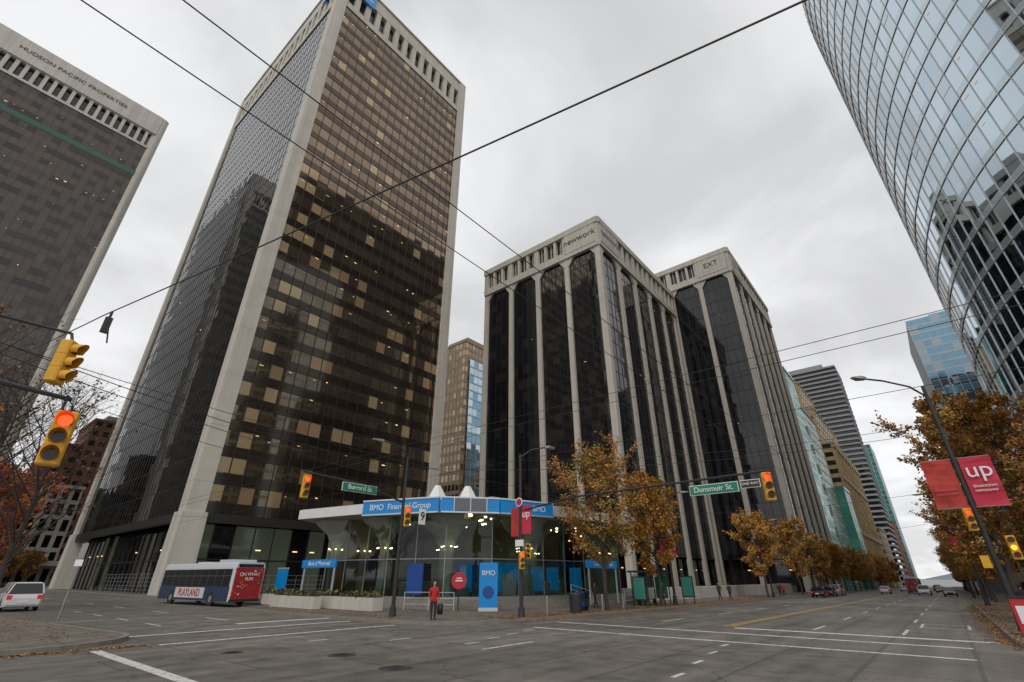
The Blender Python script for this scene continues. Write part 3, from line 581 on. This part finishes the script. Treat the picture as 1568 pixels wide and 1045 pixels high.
# ---------------- street furniture ----------------
s=MB(); s.cyl((0,0,0),(0,0,1.0),.38,.42,'pole',14); s.cyl((0,0,1.0),(0,0,1.12),.45,.38,'black',14); s.cyl((0,0,1.12),(0,0,1.15),.38,.12,'black',14); s.obj('litter_bin',(29.3,18.9,.03))
s=MB(); s.box(0,.5,0,.45,.25,1.15,'bblued'); s.box(.06,.44,-.01,0,.6,1.05,'dark2'); s.box(.05,.12,.05,.4,0,.25,'pole'); s.box(.38,.45,.05,.4,0,.25,'pole'); s.box(.6,1.1,0,.45,.25,1.15,'dark2'); s.box(.66,1.04,-.01,0,.6,1.05,'dark'); s.box(.65,.72,.05,.4,0,.25,'pole'); s.box(.98,1.05,.05,.4,0,.25,'pole'); s.obj('newspaper_box',(31,19.6,.02))
s=MB()
for x in(0,2.2,4.4):
    for y in(0,1.4): s.cyl((x,y,0),(x,y,2.5),.05,.05,'pole',8)
s.box(-.2,4.6,-.25,1.65,2.5,2.65,'pole'); s.quad((0,1.4,.3),(4.4,1.4,.3),(4.4,1.4,2.4),(0,1.4,2.4),'clear'); s.box(-.06,.06,.1,1.3,.4,2.2,'pole'); s.box(-.08,-.06,.2,1.2,.5,2.1,'green'); s.box(.5,3.8,1,1.35,.42,.5,'tan'); s.box(.6,.7,1,1.3,0,.42,'pole'); s.box(3.6,3.7,1,1.3,0,.42,'pole')
s.box(4.34,4.36,.15,1.25,.45,2.2,'signg'); s.obj('bus_shelter',(41.5,19.6,gz(40)+.13))
s=MB(); s.box(-.04,.04,-.6,.6,.5,2.3,'pole'); s.box(-.06,-.04,-.5,.5,.6,2.2,'green'); s.cyl((0,-.5,0),(0,-.5,.5),.05,.05,'pole',6); s.cyl((0,.5,0),(0,.5,.5),.05,.05,'pole',6); s.obj('poster_stand',(49.8,19.4,gz(47)+.13))
for x in(26,32.5,35.5): 
    s=MB(); s.cyl((0,0,0),(0,0,.9),.07,.07,'galv',8); s.sph((0,0,.92),.08,'galv',8,5); s.obj('bollard',(x,18.8,gz(x)+.13))
s=MB(); s.box(-.35,.35,-.3,.3,0,1.25,'red'); s.box(-.38,.38,-.33,.33,1.25,1.32,'black'); s.box(-.36,-.35,-.2,.2,.4,1.0,'signw'); s.obj('newspaper_box',(28.6,-1.9,.05))
# ---------------- vehicles ----------------
def wheel(s,x,y,r,w):
    s.cyl((x,y-w/2,r),(x,y+w/2,r),r,r,'black',18); sg=1 if y>0 else -1
    s.cyl((x,y+sg*w/2,r),(x,y+sg*(w/2+.01),r),r*.6,r*.55,'galv',12); s.cyl((x,y+sg*w/2,r),(x,y+sg*(w/2+.03),r),r*.15,r*.15,'busgr',8)
def car(name,loc,rot,col,suv=False):
    s=MB(); L=4.9 if suv else 4.6; w=.97 if suv else .9; H=1.75 if suv else 1.45; bz=1.08 if suv else .92
    st=[(-L/2,.86,.42,bz-.28),(-L/2+.1,.95,.3,bz-.04),(-L/2+.6,1,.24,bz),(-.6,1,.24,bz),(L*.2,1,.24,bz-.02),(L*.36,.98,.24,bz-.1),(L/2-.2,.93,.28,bz-.2),(L/2,.82,.4,bz-.38)]
    s.loft([[(x,-w*f*.96,zl),(x,-w*f,zl+.2),(x,-w*f,(zl+zh)/2+.1),(x,-w*f*.94,zh),(x,w*f*.94,zh),(x,w*f,(zl+zh)/2+.1),(x,w*f,zl+.2),(x,w*f*.96,zl)] for x,f,zl,zh in st],col)
    xr0,xr1=(-L/2+.25,.62) if suv else (-1.1,.35); xb0,xb1=(-L/2+.1,1.25) if suv else (-1.95,1.15)
    wb,wt=w*.93,w*.74
    bot=[(xb0,-wb,bz-.02),(xb1,-wb,bz-.02),(xb1,wb,bz-.02),(xb0,wb,bz-.02)]; top=[(xr0,-wt,H-.07),(xr1,-wt,H-.07),(xr1,wt,H-.07),(xr0,wt,H-.07)]
    s.loft([bot,top],'dark'); s.loft([top,[(xr0+.15,-wt+.1,H),(xr1-.2,-wt+.1,H),(xr1-.2,wt-.1,H),(xr0+.15,wt-.1,H)]],col)
    for a,b in zip(bot,top): s.cyl(a,b,.055,.05,col,6)
    for f in(.36,.68):
        for q in(-1,1):
            xa=xb0+(xb1-xb0)*f; xt=xr0+(xr1-xr0)*f; s.cyl((xa,q*wb,bz-.02),(xt,q*wt,H-.07),.04,.04,col,6)
    for x in(-L*.3,L*.31):
        for q in(-1,1): s.cyl((x,q*(w-.03),.36),(x,q*(w+.004),.36),.41,.41,'black',18); wheel(s,x,q*(w-.08),.34,.2)
    for q in(-1,1):
        s.box(-L/2-.01,-L/2+.1,q*w*.78-.13,q*w*.78+.13,bz-.35,bz-.1,'tail'); s.box(L/2-.12,L/2+.005,q*w*.62-.17,q*w*.62+.17,bz-.42,bz-.28,'signw'); s.box(.95,1.1,q*(w+.08)-.08,q*(w+.08)+.08,bz-.02,bz+.12,col)
    s.box(-L/2-.02,-L/2,-.25,.25,.5,.62,'signw'); s.box(L/2-.01,L/2+.01,-.5,.5,.36,.52,'black')
    o=s.obj(name,loc,rot); 
    bv=o.modifiers.new('b','BEVEL'); bv.width=.03; bv.segments=2; bv.limit_method='ANGLE'; bv.angle_limit=math.radians(35); return o
def bus(loc,rot,ad='adred'):
    s=MB(); L=13.2;w=1.275;H=3.15
    prof=lambda f,y,z0=.32:[(-w*f,y,z0),(-w*f,y,.9),(-w*f,y,2.75),(-w*f*.93,y,H-.08),(-w*f*.8,y,H),(w*f*.8,y,H),(w*f*.93,y,H-.08),(w*f,y,2.75),(w*f,y,.9),(w*f,y,z0)]
    s.loft([prof(.94,0,.45),prof(1,.12),prof(1,L-.25),prof(.93,L)],'buswh')
    for sg in(-1,1):
        x=sg*(w+.006)
        def p(y0,y1,z0,z1,k,e=0): 
            xx=x+sg*e; s.quad((xx,y0,z0),(xx,y1,z0),(xx,y1,z1),(xx,y0,z1),k)
        p(.15,L-.3,.34,1.40,'busbl'); p(.3,L-.35,1.40,2.66,'busw',.002)
        for i in range(9): p(1.5+i*1.3,1.54+i*1.3,1.42,2.58,'busgr',.004)
        p(.3,L-.4,2.15,2.18,'busgr',.005)
        if sg<0: p(4.2,9.6,.52,1.3,'adw',.006)
        for y in(2.9,10.2): 
            s.cyl((sg*(w-.05),y,.5),(sg*(w+.01),y,.5),.58,.58,'black',20)
            s.cyl((sg*(w-.25),y,.48),(sg*(w+.02),y,.48),.47,.47,'black',20); s.cyl((sg*(w+.02),y,.48),(sg*(w+.04),y,.48),.27,.25,'galv',14)
    s.box(-w*.9,w*.9,-.03,.0,.5,2.75,ad); s.box(-w*.8,w*.8,-.045,-.03,2.78,3.02,'dark'); s.box(-w*.96,w*.96,-.12,0,.34,.52,'black')
    for i in range(30): 
        xx=R.uniform(-1,.9);zz=R.uniform(.8,2.5); s.box(xx,xx+R.uniform(.06,.2),-.05,-.03,zz,zz+R.uniform(.05,.14),R.choice(['signw','yellow','bannero','pink','green']))
    for q in(-1,1):
        for z in(.75,1.0,2.3): s.box(q*w*.86-.07,q*w*.86+.07,-.06,-.03,z,z+.14,'tail')
    s.box(-1,1,1.2,3.4,H,H+.22,'buswh'); s.box(-.7,.7,6,8,H,H+.12,'buswh'); s.quad((-w*.8,L+.01,1.3),(w*.8,L+.01,1.3),(w*.8,L+.01,2.7),(-w*.8,L+.01,2.7),'dark')
    o=s.obj('city_bus',loc,rot); bv=o.modifiers.new('b','BEVEL'); bv.width=.02; bv.segments=1; bv.limit_method='ANGLE'; 
    return o
b1=bus((19.2,43.5,.0),.07); 
for nm,bd,sz,lp,la,k in(('side_ad_text','PLAYLAND',.8,(-1.3,6.9,.9),A90,'bannero'),('rear_ad_text','OH WHAT\nFUN',.34,(0,-.07,2.1),0,'signw')):
    q=text(None,nm,bd,sz,lp,la,k); q.parent=b1
bus((150,6.5,gz(150)),A90,'adred')
car('suv_car',(6.8,50.5,0),math.pi/2+.0,'carw',True)
for (x,y,c,sv,ry) in((92,15.5,'cark',False,0),(99,15.4,'cark',False,0),(108,15.5,'cars',True,0),(140,11,'carw',False,0),(128,4,'carw',True,math.pi),(165,2,'carr',False,math.pi),(118,.3,'cark',False,math.pi),(185,10,'cars',False,0),(200,3,'cark',True,math.pi),(175,6,'carw',True,math.pi),(220,7,'carw',False,math.pi)):
    car('parked_car' if y>15 or y<1 else 'car',(x,y,gz(x)),ry,c,sv)
car('car',(2.5+5,80,0),math.pi/2,'cark',False)
# ---------------- people ----------------
def person(loc,rot,jk,s=1.0,walk=.12,bag=False):
    J={'pel':(0,0,.95,.145),'wst':(0,0,1.08,.135),'chs':(0,.01,1.3,.165),'nck':(0,0,1.47,.06),'hdb':(0,-.01,1.56,.055)}
    V=[];E=[];Rr=[];ix={}
    def av(n,p,r): ix[n]=len(V); V.append(p); Rr.append(r)
    for k,v in J.items(): av(k,v[:3],v[3])
    for a,b in(('pel','wst'),('wst','chs'),('chs','nck'),('nck','hdb')): E.append((ix[a],ix[b]))
    for q,n in((-1,'l'),(1,'r')):
        y=q*walk
        av('hip'+n,(q*.09,0,.88),.1);av('kne'+n,(q*.1,-y*.5-.02,.48),.068);av('ank'+n,(q*.1,y,.1),.045);av('toe'+n,(q*.12,y-.17,.04),.04)
        for a,b in(('pel','hip'+n),('hip'+n,'kne'+n),('kne'+n,'ank'+n),('ank'+n,'toe'+n)): E.append((ix[a],ix[b]))
        av('sho'+n,(q*.19,0,1.4),.07);av('elb'+n,(q*.25,.03,1.12),.05);av('wri'+n,(q*.24,-.1 -y,.88),.032);av('plm'+n,(q*.24,-.12-y,.81),.035)
        for a,b in(('chs','sho'+n),('sho'+n,'elb'+n),('elb'+n,'wri'+n),('wri'+n,'plm'+n)): E.append((ix[a],ix[b]))
    def skin(V,E,Rr,root,nm,sub=1):
        me=bpy.data.meshes.new(nm); me.from_pydata(V,E,[]); o=bpy.data.objects.new(nm,me); S.collection.objects.link(o)
        m_=o.modifiers.new('s','SKIN'); 
        for i,r in enumerate(Rr): me.skin_vertices[0].data[i].radius=(r,r*.8 if nm=='b' and i<3 else r)
        me.skin_vertices[0].data[root].use_root=True
        sb=o.modifiers.new('u','SUBSURF'); sb.levels=sub; sb.render_levels=sub
        dg=bpy.context.evaluated_depsgraph_get(); em=bpy.data.meshes.new_from_object(o.evaluated_get(dg)); bpy.data.objects.remove(o); return em
    mb=MB()
    def take(em,fn):
        vs=[tuple(v.co) for v in em.vertices]; o=len(mb.v); mb.v+=vs
        for p in em.polygons: mb.f.append(tuple(a+o for a in p.vertices)); mb.mi.append(mb.m(fn(p.center)))
    take(skin(V,E,Rr,0,'b',2),lambda c:'skin' if c.z>1.5 or (abs(c.x)>.19 and c.z<.87 and c.z>.6) else (jk if c.z>.84 else ('black' if c.z<.11 else 'trs')))
    for q,n in((-1,'l'),(1,'r')):
        px,py,pz=V[ix['plm'+n]]
        for i,(oy,l) in enumerate(((-.03,.07),(-.01,.08),(.01,.075),(.03,.06))):
            take(skin([(px,py+oy*.6,pz),(px,py+oy,pz-.04),(px-q*.005,py+oy,pz-.04-l*.5),(px-q*.02,py+oy,pz-.04-l)],[(0,1),(1,2),(2,3)],[.011,.009,.009,.007],0,'f'),lambda c:'skin')
        take(skin([(px,py-.02,pz+.02),(px-q*.01,py-.05,pz-.01),(px-q*.015,py-.06,pz-.045)],[(0,1),(1,2)],[.012,.01,.008],0,'f'),lambda c:'skin')
    mb.sph((0,-.015,1.645),(.075,.095,.115),'skin',14,10); mb.sph((0,.012,1.675),(.086,.1,.105),'hair',14,10); mb.sph((0,-.115,1.635),(.013,.02,.022),'skin',8,6)
    for q in(-1,1): mb.sph((q*.078,0,1.64),(.012,.02,.03),'skin',8,6); mb.sph((q*.03,-.098,1.655),(.012,.01,.008),'hair',8,5)
    mb.sph((0,-.105,1.595),(.025,.01,.007),'red',8,5)
    if bag: 
        mb.box(.24,.42,-.28,.08,.25,.72,'black'); mb.cyl((.33,-.1,.72),(.25,-.12,.82),.012,.012,'black',6)
    o=mb.obj('person',loc,rot,smooth=True); o.scale=(s,s,s); return o
person((18.7,20.7,gz(18.7)+.13),camyaw+.5,'jred',1.0,.04,True)
person((42.8,18.9,gz(40)+.14),A90,'jdark'); person((34.6,20.6,gz(31)+.14),1.2,'jdark'); person((86,19.6,gz(86)+.14),A90,'jdark',1,.2); person((90,20,gz(90)+.14),A90,'jred',1,.2)
person((44,-3.2,gz(44)+.14),1.2,'jdark',1,.2); person((22.1,57.5,.12),0,'jdark',1,.15); person((62,20.5,gz(62)+.14),A90,'jdark',1,.2); person((64,20,gz(64)+.14),-A90,'trs',.97,.2)
# ---------------- trees ----------------
def tree_mesh(seed,h,Rc,leaves,nl,base=.25,nb=26,lsz=.11,bare=False,asc=.7):
    r=random.Random(seed); s=MB(); lead=[]; p=Vector((0,0,0))
    for i in range(9):
        lead.append(p.copy()); p=p+Vector((r.gauss(0,.012*h*.5),r.gauss(0,.012*h*.5),h*.95/8))
    r0=h*.013+.02
    for i in range(8): s.cyl(tuple(lead[i]),tuple(lead[i+1]),r0*(1-i/8.6),r0*(1-(i+1)/8.6),'bark',8,False)
    def at(t):
        f=t*8; i=min(7,int(f)); return lead[i].lerp(lead[i+1],f-i)
    pts=[]
    def seg(a,b,ra,rb,n=5): s.cyl(tuple(a),tuple(b),ra,rb,'bark',n,False)
    for i in range(nb):
        t=base+(.97-base)*(i/(nb-1)); q=(t-base)/(1-base); prof=Rc*(math.sin(math.pi*min(1,(q*.85+.12)))**.7)*r.uniform(.7,1.15)
        a=i*2.4+r.uniform(-.4,.4); d=Vector((math.cos(a),math.sin(a),asc+.5*q+r.uniform(-.1,.2))); L=prof
        b0=at(t); d.normalize(); b1=b0+d*L*.5; b2=b1+(d+Vector((0,0,.25))).normalized()*L*.5
        ra=r0*.42*(1-t*.6); seg(b0,b1,ra,ra*.6); seg(b1,b2,ra*.6,ra*.22)
        for j in range(6):
            f=r.uniform(.25,1); c=b0.lerp(b1,f*2) if f<.5 else b1.lerp(b2,f*2-1)
            dd=(d+Vector((r.gauss(0,.6),r.gauss(0,.6),r.gauss(.2,.4)))).normalized(); l=L*r.uniform(.2,.42)
            e=c+dd*l; seg(c,e,ra*.28,ra*.1,4); pts.append((c,e))
            for k in range(4 if bare else 2):
                c2=c.lerp(e,r.uniform(.3,1)); e2=c2+(dd+Vector((r.gauss(0,.7),r.gauss(0,.7),r.gauss(.1,.5)))).normalized()*l*.6; seg(c2,e2,ra*.12,ra*.05,3); pts.append((c2,e2))
                if bare:
                    e3=e2+(dd+Vector((r.gauss(0,.7),r.gauss(0,.7),r.gauss(.1,.5)))).normalized()*l*.4; seg(c2.lerp(e2,.6),e3,ra*.07,ra*.04,3)
    cl={}
    for i in range(nl):
        j=r.randrange(len(pts)); a,b=pts[j]; 
        if j not in cl: cl[j]=r.choice(leaves)
        k=cl[j] if r.random()<.7 else r.choice(leaves)
        p=a.lerp(b,r.uniform(.2,1.15))+Vector((r.gauss(0,.15),r.gauss(0,.15),r.gauss(0,.15)))
        u=Vector((r.gauss(0,1),r.gauss(0,1),r.gauss(0,1))).normalized(); v=u.orthogonal().normalized(); z=lsz*r.uniform(.6,1.3)
        s.quad(tuple(p-u*z),tuple(p-v*z*.6),tuple(p+u*z),tuple(p+v*z*.6),k)
    return s.mesh('tree_mesh')
TA=[tree_mesh(11,10.2,4.2,['l1','l2','l7','l4','l2'],11000),tree_mesh(12,9.5,3.1,['l1','l4','l2','l7','l4'],11000),tree_mesh(13,9.4,3.4,['l1','l4','l7','l4','l2'],10500,lsz=.14),tree_mesh(14,15.5,4.8,['l1','l3','l2','l4','l1'],17000,base=.16,nb=38,lsz=.14)]
def tree(me,x,y,s=1,rot=0,name='autumn_tree'):
    o=bpy.data.objects.new(name,me); S.collection.objects.link(o); o.location=(x,y,gz(x)+.1); o.scale=(s,s,s*R.uniform(.95,1.05)); o.rotation_euler=(0,0,rot); return o
tree(TA[0],33.5,19.0,1.0,.3); tree(TA[1],42.5,19.0,1.06,2)
tree(TA[2],79,19.6,1.08,1); tree(TA[2],101,19.6,1.15,4)
for i in range(14): tree(TA[i%3],116+i*13+R.uniform(-2,2),19.8+R.uniform(-.4,.4),R.uniform(.85,1.05),R.uniform(0,6))
for i in range(4): tree(TA[2],122+i*22,19.4,R.uniform(.85,1.0),R.uniform(0,6)); tree(TA[2],230+i*25,18.8,1.1,i)
tree(TA[3],52,-3.6,1.0,.5); tree(TA[3],41,-4.6,.74,2.5); tree(TA[3],64,-3.8,.85,3)
for i in range(15): tree(TA[(i+1)%3],78+i*12+R.uniform(-2,2),-3.4+R.uniform(-.4,.4),R.uniform(.9,1.15),R.uniform(0,6))
tree(TA[3],35.5,-6.3,.62,4)
B1=tree_mesh(21,15,5.6,['l3','l1'],500,base=.2,nb=44,bare=True,asc=.9); B2=tree_mesh(22,8.5,3.6,['l5','l5','l7','l1'],8000,base=.2,nb=26,lsz=.13)
tree(B1,2.2,47,1,0,'bare_tree'); tree(B1,-1,38,1.0,2,'bare_tree'); tree(B1,3,66,1.1,4,'bare_tree'); tree(B1,4.2,40,.85,5,'bare_tree')
tree(B2,3.5,52,1.0,0,'red_maple_tree'); tree(B2,4.0,66,1.2,2,'red_maple_tree'); tree(B2,4.8,88,1.25,3,'red_maple_tree'); tree(TA[2],6,104,1.1,2)
for i in range(4): tree(TA[2],13+i*4,178+i*3,.9,i)
s=MB()
def leafq(x,y,z):
    a=R.uniform(0,6.28);q=R.uniform(.035,.075); s.quad((x+q*math.cos(a),y+q*math.sin(a),z),(x-q*math.sin(a)*.7,y+q*math.cos(a)*.7,z+R.uniform(0,.03)),(x-q*math.cos(a),y-q*math.sin(a),z),(x+q*math.sin(a)*.7,y-q*math.cos(a)*.7,z+.01),R.choice(['l1','l1','l4','l3']))
for i in range(6500):
    x=22+R.random()**1.3*60; y=18.1+abs(R.gauss(0,1.2)); leafq(x,y,gz(x)+.146)
for i in range(1800):
    x=22+R.random()*40; y=17.85-abs(R.gauss(0,.25)); leafq(x,y,gz(x)+.01)
for i in range(3600):
    x=24+R.random()**1.3*50; y=-1.0-abs(R.gauss(0,1.5)); leafq(x,y,gz(x)+.146 if y<-1.2 else gz(x)+.01)
for i in range(1500):
    x=26+R.random()*40; y=-1.15+abs(R.gauss(0,.4)); leafq(x,y,gz(x)+.01)
for i in range(900): leafq(R.uniform(-4,6),R.uniform(22,40),.146)
for i in range(350): x=R.uniform(3,6.5); leafq(x,21.4-abs(R.gauss(0,.3)),.01)
for i in range(700):
    x=17.2+abs(R.gauss(0,1.5)); leafq(x,R.uniform(22,39),.146+gz(x))
s.obj('fallen_leaves')
# ---------------- camera, sun, world ----------------
cam=bpy.data.cameras.new('cam'); co=bpy.data.objects.new('camera',cam); S.collection.objects.link(co); S.camera=co
cam.sensor_width=36; cam.lens=16.5; cam.clip_end=8000; cam.clip_start=.05
co.location=(0,0,2.0); co.rotation_euler=(math.radians(90+26.8),0,math.radians(-50.4))
sd=bpy.data.lights.new('sun','SUN'); so=bpy.data.objects.new('sun',sd); S.collection.objects.link(so); sd.energy=1.2; sd.angle=math.radians(30); sd.color=(1,.94,.85)
el,az=math.radians(48),math.radians(215)
dv=Vector((math.cos(el)*math.cos(az),math.cos(el)*math.sin(az),math.sin(el))); so.rotation_euler=dv.to_track_quat('Z','Y').to_euler()
w=bpy.data.worlds.new('World'); S.world=w; w.use_nodes=True; nt=w.node_tree; N=nt.nodes; L=nt.links; bg=N['Background']; bg.inputs['Strength'].default_value=.1
sk=N.new('ShaderNodeTexSky'); sk.sky_type='NISHITA'; sk.sun_disc=False; sk.sun_elevation=el; sk.sun_rotation=math.radians(90)-az
tc=N.new('ShaderNodeTexCoord'); sp=N.new('ShaderNodeSeparateXYZ'); L.new(tc.outputs['Generated'],sp.inputs[0])
zc=N.new('ShaderNodeMath'); zc.operation='MAXIMUM'; zc.inputs[1].default_value=0; L.new(sp.outputs['Z'],zc.inputs[0])
za=N.new('ShaderNodeMath'); za.operation='ADD'; za.inputs[1].default_value=.22; L.new(zc.outputs[0],za.inputs[0])
iv=N.new('ShaderNodeMath'); iv.operation='DIVIDE'; iv.inputs[0].default_value=1; L.new(za.outputs[0],iv.inputs[1])
vs=N.new('ShaderNodeVectorMath'); vs.operation='SCALE'; L.new(tc.outputs['Generated'],vs.inputs[0]); L.new(iv.outputs[0],vs.inputs['Scale'])
n1=N.new('ShaderNodeTexNoise'); n1.inputs['Scale'].default_value=1.7; n1.inputs['Detail'].default_value=7; n1.inputs['Roughness'].default_value=.52; n1.inputs['Distortion'].default_value=.4; L.new(vs.outputs[0],n1.inputs['Vector'])
mr=N.new('ShaderNodeMapRange'); mr.interpolation_type='SMOOTHSTEP'; mr.inputs['From Min'].default_value=.33; mr.inputs['From Max'].default_value=.67; mr.inputs['To Min'].default_value=.82; mr.inputs['To Max'].default_value=1.17; L.new(n1.outputs['Fac'],mr.inputs['Value'])
cr=N.new('ShaderNodeValToRGB'); cr.color_ramp.elements[0].position=0; cr.color_ramp.elements[0].color=(.74,.74,.75,1); cr.color_ramp.elements[1].position=1; cr.color_ramp.elements[1].color=(.60,.605,.615,1)
e=cr.color_ramp.elements.new(.35); e.color=(.66,.66,.67,1); L.new(zc.outputs[0],cr.inputs[0])
m1=N.new('ShaderNodeVectorMath'); m1.operation='SCALE'; L.new(cr.outputs[0],m1.inputs[0]); L.new(mr.outputs[0],m1.inputs['Scale'])
m2=N.new('ShaderNodeVectorMath'); m2.operation='SCALE'; m2.inputs['Scale'].default_value=12.9; L.new(m1.outputs[0],m2.inputs[0])
mx=N.new('ShaderNodeMix'); mx.data_type='RGBA'; mx.inputs['Factor'].default_value=.95; L.new(sk.outputs[0],mx.inputs['A']); L.new(m2.outputs[0],mx.inputs['B']); L.new(mx.outputs['Result'],bg.inputs['Color'])
